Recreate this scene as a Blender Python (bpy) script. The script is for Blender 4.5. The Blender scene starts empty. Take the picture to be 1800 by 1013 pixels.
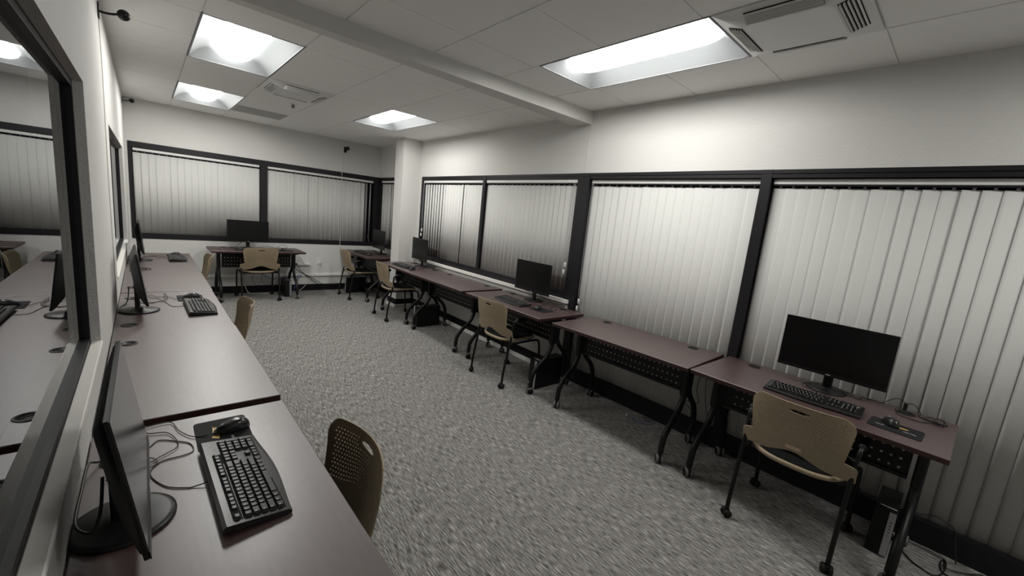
import bpy, math, random
from math import sin, cos, pi, radians
from mathutils import Vector, Matrix
random.seed(7)
SC = bpy.context.scene
COL = SC.collection

# ---------------------------------------------------------------- camera
cam_d = bpy.data.cameras.new('camera'); cam = bpy.data.objects.new('camera', cam_d); COL.objects.link(cam)
CP = Vector((0.1592, 0.3070, 1.5956)); YAW, PITCH, ROLL, F = -0.7404, -0.1665, 0.1015, 717.51
_f = Vector((sin(-YAW) * cos(PITCH), cos(YAW) * cos(PITCH), sin(PITCH)))
_r = Vector((cos(YAW), sin(YAW), 0)); _u = _r.cross(_f)
R_ = cos(ROLL) * _r + sin(ROLL) * _u; U_ = -sin(ROLL) * _r + cos(ROLL) * _u
m = Matrix((R_, U_, -_f)).transposed().to_4x4(); m.translation = CP
cam.matrix_world = m
cam_d.sensor_width = 36; cam_d.lens = F * 36 / 1800; cam_d.clip_start = 0.02; cam_d.clip_end = 60
SC.camera = cam
# ---------------------------------------------------------------- world, exposure
w = bpy.data.worlds.new('world'); SC.world = w; w.use_nodes = True
w.node_tree.nodes['Background'].inputs[0].default_value = (0.004, 0.005, 0.008, 1)
w.node_tree.nodes['Background'].inputs[1].default_value = 1.0
SC.view_settings.view_transform = 'Standard'; SC.view_settings.look = 'None'
SC.view_settings.gamma = 1; SC.view_settings.exposure = 1.38; SC.view_settings.use_curve_mapping = False
LAMP = 12.0          # radiance of the ceiling lamps' diffusers
LAMP_COL = (1.0, 0.985, 0.945)
SC.cycles.max_bounces = 10; SC.cycles.diffuse_bounces = 6; SC.cycles.glossy_bounces = 4
SC.cycles.transparent_max_bounces = 12
SC.cycles.sample_clamp_indirect = 6
SC.cycles.caustics_reflective = False; SC.cycles.caustics_refractive = False

# ---------------------------------------------------------------- materials
MATS = {}
def mat(name, col, rough=0.6, metal=0.0, spec=0.5, coat=0.0, emit=None, estr=0.0):
    if name in MATS: return MATS[name]
    mt = bpy.data.materials.new(name); mt.use_nodes = True
    b = mt.node_tree.nodes['Principled BSDF']
    b.inputs['Base Color'].default_value = (*col, 1); b.inputs['Roughness'].default_value = rough
    b.inputs['Metallic'].default_value = metal; b.inputs['Specular IOR Level'].default_value = spec
    b.inputs['Coat Weight'].default_value = coat
    if emit:
        b.inputs['Emission Color'].default_value = (*emit, 1); b.inputs['Emission Strength'].default_value = estr
    MATS[name] = mt; return mt
def nodes(mt): return mt.node_tree.nodes, mt.node_tree.links, mt.node_tree.nodes['Principled BSDF']
def noise(mt, scale, detail=4, rough=0.6, mapping=(1, 1, 1), rot=(0, 0, 0)):
    n, l, b = nodes(mt)
    tc = n.new('ShaderNodeTexCoord'); mp = n.new('ShaderNodeMapping')
    mp.inputs['Scale'].default_value = mapping; mp.inputs['Rotation'].default_value = rot
    ns = n.new('ShaderNodeTexNoise'); ns.inputs['Scale'].default_value = scale
    ns.inputs['Detail'].default_value = detail; ns.inputs['Roughness'].default_value = rough
    l.new(tc.outputs['Object'], mp.inputs[0]); l.new(mp.outputs[0], ns.inputs['Vector'])
    return ns
def bump(mt, src, strength, dist):
    n, l, b = nodes(mt)
    bp = n.new('ShaderNodeBump'); bp.inputs['Strength'].default_value = strength; bp.inputs['Distance'].default_value = dist
    l.new(src, bp.inputs['Height']); l.new(bp.outputs[0], b.inputs['Normal'])
def ramp(mt, src, stops, to='Base Color'):
    n, l, b = nodes(mt)
    r = n.new('ShaderNodeValToRGB'); e = r.color_ramp.elements
    while len(e) < len(stops): e.new(0.5)
    for k, (p, c) in zip(e, stops): k.position = p; k.color = (*c, 1)
    l.new(src, r.inputs[0])
    if to: l.new(r.outputs[0], b.inputs[to])
    return r

paint = mat('wall paint', (0.65, 0.645, 0.622), 0.75, spec=0.3)
_n = noise(paint, 95, 3); bump(paint, _n.outputs[0], 0.55, 0.004)
paint_in = mat('reveal paint', (0.82, 0.81, 0.77), 0.7, spec=0.3)
tile = mat('ceiling tile', (0.89, 0.885, 0.87), 0.9, spec=0.2)
_n = noise(tile, 260, 4); bump(tile, _n.outputs[0], 0.25, 0.002)
grid_m = mat('ceiling grid', (0.72, 0.72, 0.70), 0.6)
gap_m = mat('ceiling gap', (0.05, 0.05, 0.05), 0.9)
frame_m = mat('black aluminium', (0.0095, 0.0085, 0.0105), 0.5, spec=0.35)
base_m = mat('black rubber base', (0.005, 0.005, 0.006), 0.65, spec=0.25)
white_m = mat('white plastic', (0.72, 0.72, 0.70), 0.45)
vane_m = mat('blind vane fabric', (0.60, 0.60, 0.58), 0.8, spec=0.2)
_n = noise(vane_m, 30, 3, mapping=(1, 1, 12)); bump(vane_m, _n.outputs[0], 0.12, 0.002)
black_m = mat('black steel', (0.005, 0.005, 0.0055), 0.45, spec=0.3)
caster_m = mat('caster rubber', (0.005, 0.005, 0.005), 0.6, spec=0.3)
castrim_m = mat('caster grey tread', (0.12, 0.12, 0.115), 0.55)
plast_m = mat('black plastic', (0.007, 0.007, 0.0075), 0.4, spec=0.35)
key_m = mat('key plastic', (0.013, 0.013, 0.0135), 0.35)
kbody_m = mat('keyboard shell', (0.012, 0.012, 0.0125), 0.3)
legend_m = mat('key legend', (0.62, 0.62, 0.60), 0.6)
screen_m = mat('screen glass', (0.0035, 0.0035, 0.004), 0.26, spec=0.4)
mback_m = mat('monitor back', (0.014, 0.0145, 0.015), 0.5, spec=0.4)
tan_m = mat('tan plastic', (0.30, 0.236, 0.153), 0.45)
cush_m = mat('black seat fabric', (0.006, 0.0065, 0.007), 0.9, spec=0.2)
pad_m = mat('mouse mat', (0.008, 0.0085, 0.010), 0.75, spec=0.3)
gold_m = mat('gold print', (0.78, 0.52, 0.16), 0.5)
silver_m = mat('silver plastic', (0.33, 0.33, 0.35), 0.4)
blue_m = mat('blue cable', (0.05, 0.11, 0.34), 0.5)
wcable_m = mat('white cable', (0.70, 0.70, 0.66), 0.5)
chrome_m = mat('chrome', (0.7, 0.7, 0.7), 0.15, metal=1.0)
sticker_m = mat('sticker', (0.78, 0.56, 0.42), 0.6)
ink_m = mat('dark ink', (0.05, 0.02, 0.02), 0.6)
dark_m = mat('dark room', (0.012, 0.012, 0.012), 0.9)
trough_m = mat('lamp reflector', (0.20, 0.21, 0.215), 0.5, spec=0.3)
ac_m = mat('ac panel', (0.74, 0.74, 0.72), 0.5)
diff_m = mat('lamp diffuser', (0.9, 0.9, 0.9), 0.5, emit=LAMP_COL, estr=LAMP)

# wood laminate
wood = mat('mahogany laminate', (0.07, 0.025, 0.022), 0.36, spec=0.7, coat=1.0)
wood.node_tree.nodes['Principled BSDF'].inputs['Coat Roughness'].default_value = 0.37
wood.node_tree.nodes['Principled BSDF'].inputs['Coat IOR'].default_value = 1.8
_n = noise(wood, 3.0, 6, 0.6, mapping=(2.2, 26, 2.2))
ramp(wood, _n.outputs[0], [(0.30, (0.042, 0.018, 0.0175)), (0.55, (0.060, 0.027, 0.026)), (0.75, (0.076, 0.037, 0.035))])
_n2 = noise(wood, 60, 3); 
_r2 = ramp(wood, _n2.outputs[0], [(0.3, (0.50, 0.50, 0.50)), (0.7, (0.58, 0.58, 0.58))], 'Roughness')
edge_m = mat('mahogany edge', (0.035, 0.012, 0.012), 0.4)

# carpet: light threads running along Y over a dark ground, loop bump, faint tile seams
carpet = mat('carpet', (0.1, 0.1, 0.1), 0.95, spec=0.1)
n, l, b = nodes(carpet)
a1 = noise(carpet, 1.0, 3, 0.7, mapping=(300, 18, 1))
a2 = noise(carpet, 1.0, 4, 0.7, mapping=(110, 9, 1))
a3 = noise(carpet, 300, 2, 0.5)
mx = n.new('ShaderNodeMath'); mx.operation = 'MULTIPLY_ADD'; mx.inputs[1].default_value = 0.62
l.new(a1.outputs[0], mx.inputs[0])
m2 = n.new('ShaderNodeMath'); m2.operation = 'MULTIPLY'; m2.inputs[1].default_value = 0.20; l.new(a2.outputs[0], m2.inputs[0])
m3 = n.new('ShaderNodeMath'); m3.operation = 'MULTIPLY_ADD'; m3.inputs[1].default_value = 0.18; l.new(a3.outputs[0], m3.inputs[0]); l.new(m2.outputs[0], m3.inputs[2])
l.new(m3.outputs[0], mx.inputs[2])
ramp(carpet, mx.outputs[0], [(0.39, (0.035, 0.034, 0.032)), (0.475, (0.145, 0.141, 0.134)), (0.53, (0.29, 0.282, 0.27)), (0.61, (0.56, 0.545, 0.515))])
bump(carpet, mx.outputs[0], 0.35, 0.002)

# reflective tinted glass of the interior windows
glass = bpy.data.materials.new('tinted window glass'); glass.use_nodes = True
n, l = glass.node_tree.nodes, glass.node_tree.links; n.clear()
o_ = n.new('ShaderNodeOutputMaterial'); mixs = n.new('ShaderNodeMixShader'); tr = n.new('ShaderNodeBsdfTransparent')
tr.inputs[0].default_value = (0.35, 0.36, 0.37, 1)
gl = n.new('ShaderNodeBsdfGlossy'); gl.inputs['Roughness'].default_value = 0.0; gl.inputs[0].default_value = (0.93, 0.94, 0.95, 1)
fr = n.new('ShaderNodeFresnel'); fr.inputs[0].default_value = 1.75
l.new(fr.outputs[0], mixs.inputs[0]); l.new(tr.outputs[0], mixs.inputs[1]); l.new(gl.outputs[0], mixs.inputs[2]); l.new(mixs.outputs[0], o_.inputs[0])
nightglass = mat('night window glass', (0.004, 0.004, 0.006), 0.08)

# ---------------------------------------------------------------- mesh helpers
class MB:
    def __init__(s): s.v = []; s.f = []; s.mi = []; s.sm = []
    def add(s, vs, fs, mi=0, smooth=False, M=None):
        k = len(s.v)
        for p in vs:
            p = Vector(p)
            s.v.append(M @ p if M else p)
        for f in fs: s.f.append([k + i for i in f]); s.mi.append(mi); s.sm.append(smooth)
        return s
    def box(s, x0, x1, y0, y1, z0, z1, mi=0, M=None, ch=0.0):
        if ch <= 0:
            vs = [(x, y, z) for z in (z0, z1) for y in (y0, y1) for x in (x0, x1)]
            return s.add(vs, [(0, 2, 3, 1), (4, 5, 7, 6), (0, 1, 5, 4), (2, 6, 7, 3), (0, 4, 6, 2), (1, 3, 7, 5)], mi, False, M)
        # chamfered box: three stacked rings of 8
        def ring(z, e):
            c = ch
            return [(x0 + c, y0 + e, z), (x1 - c, y0 + e, z), (x1 - e, y0 + c, z), (x1 - e, y1 - c, z), (x1 - c, y1 - e, z), (x0 + c, y1 - e, z), (x0 + e, y1 - c, z), (x0 + e, y0 + c, z)]
        rs = ring(z0, ch * 0.9) + ring(z0 + ch, 0) + ring(z1 - ch, 0) + ring(z1, ch * 0.9)
        fs = [tuple(range(7, -1, -1)), tuple(range(24, 32))]
        for r in range(3):
            for i in range(8): fs.append((r * 8 + i, r * 8 + (i + 1) % 8, r * 8 + 8 + (i + 1) % 8, r * 8 + 8 + i))
        return s.add(rs, fs, mi, False, M)
    def prism(s, poly, z0, z1, mi=0, M=None, smooth=False):
        n_ = len(poly)
        vs = [(x, y, z0) for x, y in poly] + [(x, y, z1) for x, y in poly]
        fs = [tuple(range(n_ - 1, -1, -1)), tuple(range(n_, 2 * n_))]
        k = len(s.f)
        s.add(vs, fs, mi, False, M)
        s.add(vs, [(i, (i + 1) % n_, n_ + (i + 1) % n_, n_ + i) for i in range(n_)], mi, smooth, M)
        return s
    def lathe(s, prof, seg=24, mi=0, M=None, sx=1, sy=1):
        vs = []; fs = []
        for r, z in prof:
            for i in range(seg):
                a = 2 * pi * i / seg; vs.append((r * cos(a) * sx, r * sin(a) * sy, z))
        for j in range(len(prof) - 1):
            for i in range(seg):
                i2 = (i + 1) % seg
                fs.append((j * seg + i, j * seg + i2, (j + 1) * seg + i2, (j + 1) * seg + i))
        fs.append(tuple(range(seg - 1, -1, -1))); fs.append(tuple((len(prof) - 1) * seg + i for i in range(seg)))
        return s.add(vs, fs, mi, True, M)
    def tube(s, pts, r, seg=8, mi=0, M=None, smooth_path=True, rr=None):
        P = [Vector(p) for p in pts]
        if smooth_path and len(P) > 2: P = catmull(P, 5)
        if rr is None: R = [r] * len(P)
        else: R = [rr(i / (len(P) - 1)) for i in range(len(P))]
        t = (P[1] - P[0]).normalized()
        up = Vector((0, 0, 1)) if abs(t.z) < 0.9 else Vector((1, 0, 0))
        n_ = t.cross(up).normalized(); vs = []; fs = []
        for i, p in enumerate(P):
            t2 = (P[min(i + 1, len(P) - 1)] - P[max(i - 1, 0)])
            if t2.length > 1e-9: t = t2.normalized()
            n_ = (n_ - t * n_.dot(t)); n_ = n_.normalized() if n_.length > 1e-6 else t.orthogonal().normalized()
            b_ = t.cross(n_)
            for k in range(seg):
                a = 2 * pi * k / seg; vs.append(p + (n_ * cos(a) + b_ * sin(a)) * R[i])
        for i in range(len(P) - 1):
            for k in range(seg):
                k2 = (k + 1) % seg; fs.append((i * seg + k, i * seg + k2, (i + 1) * seg + k2, (i + 1) * seg + k))
        fs.append(tuple(range(seg - 1, -1, -1))); fs.append(tuple((len(P) - 1) * seg + k for k in range(seg)))
        return s.add(vs, fs, mi, True, M)
    def mesh(s, name, mats):
        me = bpy.data.meshes.new(name); me.from_pydata([tuple(p) for p in s.v], [], s.f)
        for x in (mats if isinstance(mats, (list, tuple)) else [mats]): me.materials.append(x)
        me.polygons.foreach_set('material_index', s.mi); me.polygons.foreach_set('use_smooth', s.sm); me.update()
        return me
    def build(s, name, mats, parent=None, **kw):
        o = bpy.data.objects.new(name, s.mesh(name, mats)); COL.objects.link(o)
        if parent: o.parent = parent
        for k, v in kw.items(): o[k] = v
        return o
def catmull(P, n_=5):
    out = []
    Q = [P[0]] + list(P) + [P[-1]]
    for i in range(1, len(Q) - 2):
        p0, p1, p2, p3 = Q[i - 1], Q[i], Q[i + 1], Q[i + 2]
        for k in range(n_):
            t = k / n_
            out.append(0.5 * ((2 * p1) + (p2 - p0) * t + (2 * p0 - 5 * p1 + 4 * p2 - p3) * t * t + (3 * p1 - p0 - 3 * p2 + p3) * t ** 3))
    out.append(P[-1]); return out
def T(x=0, y=0, z=0): return Matrix.Translation((x, y, z))
def RX(a): return Matrix.Rotation(a, 4, 'X')
def RY(a): return Matrix.Rotation(a, 4, 'Y')
def RZ(a): return Matrix.Rotation(a, 4, 'Z')
def empty(name, label, cat, group=None, loc=(0, 0, 0), rz=0):
    o = bpy.data.objects.new(name, None); COL.objects.link(o); o.empty_display_size = 0.05
    o.location = loc; o.rotation_euler = (0, 0, rz); o['label'] = label; o['category'] = cat
    if group: o['group'] = group
    return o
def tag(o, label, cat, group=None):
    o['label'] = label; o['category'] = cat
    if group: o['group'] = group
    return o
def dup(root, loc, rz, label, group=None):
    r = root.copy(); COL.objects.link(r); r.location = loc; r.rotation_euler = (0, 0, rz); r['label'] = label
    if group: r['group'] = group
    for ch in list(root.children):
        c = ch.copy(); COL.objects.link(c); c.parent = r
        for g in list(ch.children):
            d = g.copy(); COL.objects.link(d); d.parent = c
    return r
def struct(o): o['kind'] = 'structure'; return o
def rrect(x0, x1, y0, y1, r, n_=5):
    pts = []
    for cx, cy, a0 in ((x1 - r, y0 + r, -pi / 2), (x1 - r, y1 - r, 0), (x0 + r, y1 - r, pi / 2), (x0 + r, y0 + r, pi)):
        for k in range(n_ + 1):
            a = a0 + pi / 2 * k / n_; pts.append((cx + r * cos(a), cy + r * sin(a)))
    return pts
def text(name, body, size, M, material, parent, extr=0.0002, width=None):
    cu = bpy.data.curves.new(name, 'FONT'); cu.body = body; cu.size = size; cu.extrude = extr
    cu.align_x = 'CENTER'; cu.align_y = 'CENTER'; cu.materials.append(material)
    tmp = bpy.data.objects.new('tmp', cu); COL.objects.link(tmp); bpy.context.view_layer.update()
    me = bpy.data.meshes.new_from_object(tmp.evaluated_get(bpy.context.evaluated_depsgraph_get()))
    bpy.data.objects.remove(tmp); me.name = name
    if not me.materials: me.materials.append(material)
    o = bpy.data.objects.new(name, me); COL.objects.link(o); o.matrix_local = M
    if parent: o.parent = parent
    return o

# ================================================================= ROOM
HN, HF = 2.686, 2.655          # ceiling heights, before and beyond the beam
YB, YE = 7.93, -2.3            # back wall, wall behind the camera
YS = 2.97                      # seam in the right wall (full-height windows before it)
def WX(y): return 3.403 if y < YS else 3.403 + (y - YS) * (0.082 / (YB - YS))
ZT, ZB = 2.11, 0.83            # outer top and bottom of the black frames

struct(MB().box(-0.5, 4.1, YE - 0.1, YB + 0.5, -0.1, 0).build('floor', carpet))
# ---- ceiling of tiles with recessed seams
HOLES = []   # light and vent openings (x0,x1,y0,y1)
LX = [(0.478, 1.053, 3.735, 4.885), (0.478, 1.053, 6.105, 7.255), (2.262, 2.835, 4.862, 6.015), (2.305, 2.872, 1.405, 2.585), (2.305, 2.872, -1.57, -0.40)]
def ceil(name, xs, ylines, z, y0, y1, skip):
    mb = MB()
    for i in range(len(xs) - 1):
        ys = [y0] + [q for q in ylines[i] if y0 < q < y1] + [y1]
        for j in range(len(ys) - 1):
            xa, xb, ya, yb = xs[i], xs[i + 1], ys[j], ys[j + 1]
            if any(abs((xa + xb) / 2 - sx) < 0.1 and abs((ya + yb) / 2 - sy) < 0.3 for sx, sy in skip): continue
            gx, gy = 0.006, 0.0035
            mb.box(xa + gx, xb - gx, ya + gy, yb - gy, z, z + 0.02, 0)
    mb.box(xs[0], xs[-1], y0, y1, z + 0.12, z + 0.14, 1)           # deck above
    for i in range(1, len(xs) - 1): mb.box(xs[i] - 0.007, xs[i] + 0.007, y0, y1, z + 0.006, z + 0.03, 2)
    for i in range(len(xs) - 1):
        for q in ylines[i]:
            if y0 < q < y1: mb.box(xs[i], xs[i + 1], q - 0.006, q + 0.006, z + 0.005, z + 0.028, 2)
    return struct(mb.build(name, [tile, gap_m, grid_m]))
xf = [-0.02, 0.470, 1.062, 1.652, 2.253, 2.843, 3.6]
two = [3.42, 3.73, 4.31, 4.89, 5.47, 6.10, 6.67, 7.26]
lf = [[3.73, 4.31, 4.89, 5.47, 6.08, 6.67, 7.26], [3.73, 4.89, 6.10, 7.26], [3.73, 4.885, 5.46, 7.22], [3.71, 4.87, 6.05, 7.24], [3.73, 4.857, 6.02, 7.24], [3.73, 4.86, 6.03, 7.2]]
ceil('ceiling', xf, lf, HF, 3.160, YB, [(0.766, 4.31), (0.766, 6.68), (2.548, 5.44), (1.357, 5.17)])
xn = [-0.02, 0.53, 1.117, 1.708, 2.297, 2.880, 3.6]
ln = [[-0.98, -0.39, 0.20, 0.79, 1.40, 2.05, 2.65], [-0.39, 0.79, 2.05], [-0.98, 0.20, 1.40, 2.64], [-0.39, 0.79, 1.43, 2.05, 2.65], [-1.575, -0.395, 0.79, 1.395, 2.595], [-0.39, 0.79, 1.37, 1.95, 2.54]]
ceil('ceiling', xn, ln, HN, YE, 3.165, [(2.59, 2.0), (2.59, 1.09), (2.59, -0.985)])
# beam
mb = MB()
_b = [(-0.05, 3.160, 3.208, 2.600), (3.6, 2.947, 3.166, 2.563)]
mb.add([(x, ya, z) for x, ya, yb, z in _b] + [(x, yb, z) for x, ya, yb, z in _b] + [(x, ya, 2.80) for x, ya, yb, z in _b] + [(x, yb, 2.80) for x, ya, yb, z in _b],
       [(0, 2, 3, 1), (4, 5, 7, 6), (0, 1, 5, 4), (2, 6, 7, 3), (0, 4, 6, 2), (1, 3, 7, 5)])
struct(mb.build('trim_1', paint))
# ---- walls
mb = MB()   # left wall with two interior windows; face x=0
W1 = (-0.35, 2.713); W2 = (4.33, 6.88); WZ0, WZ1 = 0.90, 1.953
def wall_y(mb, x0, x1, segs, zt):
    for y0, y1, z0, z1 in segs: mb.box(x0, x1, y0, y1, z0, z1)
wall_y(mb, -0.14, 0, [(YE, W1[0], 0, 2.82), (W1[0], W1[1], 0, WZ0), (W1[0], W1[1], WZ1, 2.82), (W1[1], W2[0], 0, 2.82), (W2[0], W2[1], 0, WZ0), (W2[0], W2[1], WZ1, 2.82), (W2[1], YB + 0.1, 0, 2.82)], 0)
struct(mb.build('wall_left', paint))
mb = MB(); mb.box(-0.14, 4.0, YE - 0.12, YE, 0, 2.82); struct(mb.build('wall_front', paint))
mb = MB()   # back wall: face y=YB, window band
mb.box(-0.14, 4.0, YB, YB + 0.14, 0, ZB); mb.box(-0.14, 4.0, YB, YB + 0.14, ZT, 2.82); mb.box(-0.14, 0.03, YB, YB + 0.14, ZB, ZT)
struct(mb.build('wall_back', paint))
def skew(mb, y0, y1, z0, z1, d0=0.0, d1=0.16, mi=0):     # a box along the right wall
    xa, xb = WX(y0 + 1e-4), WX(y1 - 1e-4)
    vs = [(xa + d0, y0, z0), (xa + d1, y0, z0), (xb + d1, y1, z0), (xb + d0, y1, z0)]
    vs += [(x, y, z1) for x, y, z in vs]
    mb.add(vs, [(0, 3, 2, 1), (4, 5, 6, 7), (0, 1, 5, 4), (1, 2, 6, 5), (2, 3, 7, 6), (3, 0, 4, 7)], mi)
mb = MB()
skew(mb, YE, YS, ZT, 2.82); skew(mb, YS, YB + 0.14, ZT, 2.82); skew(mb, YS, YB + 0.14, 0, ZB); skew(mb, 6.27, 6.66, ZB, ZT)
mb.box(3.398, 3.41, 2.955, 2.968, ZT, 2.562)
struct(mb.build('wall_right', paint))
PX, PY0, PY1 = 3.16, 6.35, 6.62
mb = MB()
mb.box(PX, 3.6, PY0, PY1, 0.125, 2.75, ch=0.0)
struct(mb.build('trim_2', paint, label='white square column beside the right wall'))
# ---- black base, white strip, raceway
mb = MB(); skew(mb, YS, PY0, 0.045, 0.135, -0.012, 0.02); skew(mb, PY1, YB, 0.0, 0.12, -0.012, 0.02)
struct(mb.build('baseboard_right', base_m))
mb = MB(); skew(mb, YS, PY0, 0.0, 0.045, -0.03, 0.02); struct(mb.build('trim_3', white_m))
mb = MB(); mb.box(PX - 0.012, 3.6, PY0 - 0.012, PY1 + 0.01, 0.045, 0.13); struct(mb.build('baseboard_column', base_m))
mb = MB(); mb.box(PX - 0.04, 3.6, PY0 - 0.04, PY1 + 0.01, 0.0, 0.045); struct(mb.build('trim_4', white_m))
struct(MB().box(0.0, 3.49, YB - 0.012, YB + 0.01, 0, 0.112).build('baseboard_back', base_m))
struct(MB().box(-0.01, 0.012, YE, YB, 0, 0.112).build('baseboard_left', base_m))
struct(MB().box(0.0, 3.48, YB - 0.03, YB + 0.01, 0.258, 0.302, ch=0.004).build('trim_5', paint_in))
# sill ledge of the right far windows
mb = MB(); skew(mb, YS, PY0, 0.795, ZB, -0.035, 0.02); struct(mb.build('trim_6', paint_in))
# ---- window frames
def frame_right(name, y0, y1, z0, z1, muls, d0=0.0, dep=0.07, side=0.03, zt=0.055, zb=0.065):
    mb = MB()
    skew(mb, y0, y1, z1 - zt, z1, d0, dep); skew(mb, y0, y1, z1 - zt * 0.48, z1 - zt * 0.42, d0 - 0.006, dep)
    skew(mb, y0, y1, z0, z0 + zb, d0, dep)
    for a, b_ in muls: skew(mb, a, b_, z0, z1, d0 - 0.004, dep)
    o = struct(mb.build(name, frame_m))
    g = MB(); skew(g, y0, y1, z0 + 0.01, z1 - 0.01, 0.13, 0.135); g.build('pane', nightglass, o)
    return o
frame_right('window_1', YE, YS, 0.0, ZT, [(1.322, 1.385), (-0.95, -0.89), (2.90, 2.975)], zb=0.138, dep=0.075)
frame_right('window_2', YS, 6.27, ZB, ZT, [(2.97, 3.045), (4.585, 4.640), (6.225, 6.27)], zb=0.075)
frame_right('window_3', PY1, YB, ZB, ZT, [(7.84, YB)], zb=0.075)
mb = MB()
mb.box(0.03, 3.49, YB - 0.004, YB + 0.07, ZT - 0.075, ZT); mb.box(0.03, 3.49, YB - 0.004, YB + 0.07, ZB - 0.01, ZB + 0.065)
for a, b_ in ((0.025, 0.062), (1.545, 1.638), (3.385, 3.49)): mb.box(a, b_, YB - 0.006, YB + 0.07, ZB, ZT)
o = struct(mb.build('window_4', frame_m)); MB().box(0.03, 3.49, YB + 0.11, YB + 0.12, ZB, ZT).build('pane', nightglass, o)
# ---- interior windows of the left wall
for nm, (a, b_), muls in (('window_5', W1, []), ('window_6', W2, [])):
    mb = MB(); fx0, fx1 = -0.075, -0.030; t = 0.028
    mb.box(fx0, fx1, a, b_, WZ1 - t, WZ1); mb.box(fx0, fx1, a, b_, WZ0, WZ0 + t)
    mb.box(fx0, fx1, a, a + t, WZ0 + t, WZ1 - t); mb.box(fx0, fx1, b_ - t, b_, WZ0 + t, WZ1 - t)
    for q in muls: mb.box(fx0, fx1 + 0.004, q - 0.02, q + 0.02, WZ0 + t, WZ1 - t)
    o = struct(mb.build(nm, frame_m))
    mb2 = MB(); mb2.add([(-0.046, a + t, WZ0 + t), (-0.046, b_ - t, WZ0 + t), (-0.046, b_ - t, WZ1 - t), (-0.046, a + t, WZ1 - t)], [(0, 1, 2, 3)])
    mb2.build('pane', glass, o)
    sl = MB().box(-0.030, 0.006, a - 0.0, b_ + 0.0, WZ0 - 0.012, WZ0 + 0.006, ch=0.003); sl.build('window_sill', paint_in, o)
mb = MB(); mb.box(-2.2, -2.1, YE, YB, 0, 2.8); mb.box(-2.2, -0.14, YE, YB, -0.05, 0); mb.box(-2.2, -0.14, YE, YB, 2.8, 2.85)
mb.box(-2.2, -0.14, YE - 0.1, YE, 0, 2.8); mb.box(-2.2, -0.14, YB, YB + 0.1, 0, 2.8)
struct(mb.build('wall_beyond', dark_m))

# ================================================================= CEILING LIGHTS
def make_light(x0, x1, y0, y1, z, label):
    cx, cy, hx, hy = (x0 + x1) / 2, (y0 + y1) / 2, (x1 - x0) / 2, (y1 - y0) / 2
    r = empty('ceiling_light', label, 'ceiling light', 'recessed ceiling lights', (cx, cy, z))
    D = 0.085
    mb = MB(); nx, ny = 24, 40
    def dep(x, y):
        ex = 1 - abs(x) / hx; ey = 1 - abs(y) / hy
        fx = 1 - (1 - min(1, ex / 0.52)) ** 2.0
        fy = 1 - (1 - min(1, ey / 0.22)) ** 2.0
        return D * min(fx, fy) + 0.001
    vs = [(hx * (2 * i / nx - 1), hy * (2 * j / ny - 1), dep(hx * (2 * i / nx - 1), hy * (2 * j / ny - 1))) for j in range(ny + 1) for i in range(nx + 1)]
    fs = [(j * (nx + 1) + i, (j + 1) * (nx + 1) + i, (j + 1) * (nx + 1) + i + 1, j * (nx + 1) + i + 1) for j in range(ny) for i in range(nx)]
    mb.add(vs, fs, 0, True); mb.build('reflector', trough_m, r)
    mb = MB(); e = 0.010
    for a in ((-hx - e, hx + e, -hy - e, -hy), (-hx - e, hx + e, hy, hy + e), (-hx - e, -hx, -hy, hy), (hx, hx + e, -hy, hy)): mb.box(a[0], a[1], a[2], a[3], -0.002, 0.03)
    mb.box(-hx - e, hx + e, -hy - e, hy + e, D + 0.005, D + 0.02)
    mb.build('frame', trough_m, r)
    mb = MB(); nx, ny = 20, 44; bx, by = 0.134, hy - 0.060
    vs = []
    for j in range(ny + 1):
        v = -1 + 2 * j / ny; v = math.copysign(abs(v) ** 0.55, v)
        wv = max(0.0, 1 - abs(v) ** 11) ** 0.5
        for i in range(nx + 1):
            a = -pi / 2 + pi * i / nx
            vs.append((bx * sin(a) * (0.25 + 0.75 * wv), by * v, D - 0.004 - 0.062 * cos(a) * wv))
    fs = [(j * (nx + 1) + i, (j + 1) * (nx + 1) + i, (j + 1) * (nx + 1) + i + 1, j * (nx + 1) + i + 1) for j in range(ny) for i in range(nx)]
    mb.add(vs, fs, 0, True); mb.build('diffuser', diff_m, r)
    return r
LL = ['large recessed ceiling light over the left desks, the bigger of the left pair', 'smaller looking recessed ceiling light nearest the back wall at left',
      'recessed ceiling light in front of the white column', 'long recessed ceiling light beside the big air vent on the right', 'recessed ceiling light behind the viewer, out of the picture']
for k, (a, z) in enumerate(zip(LX, (HF, HF, HF, HN, HN))): make_light(*a, z, LL[k])

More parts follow.
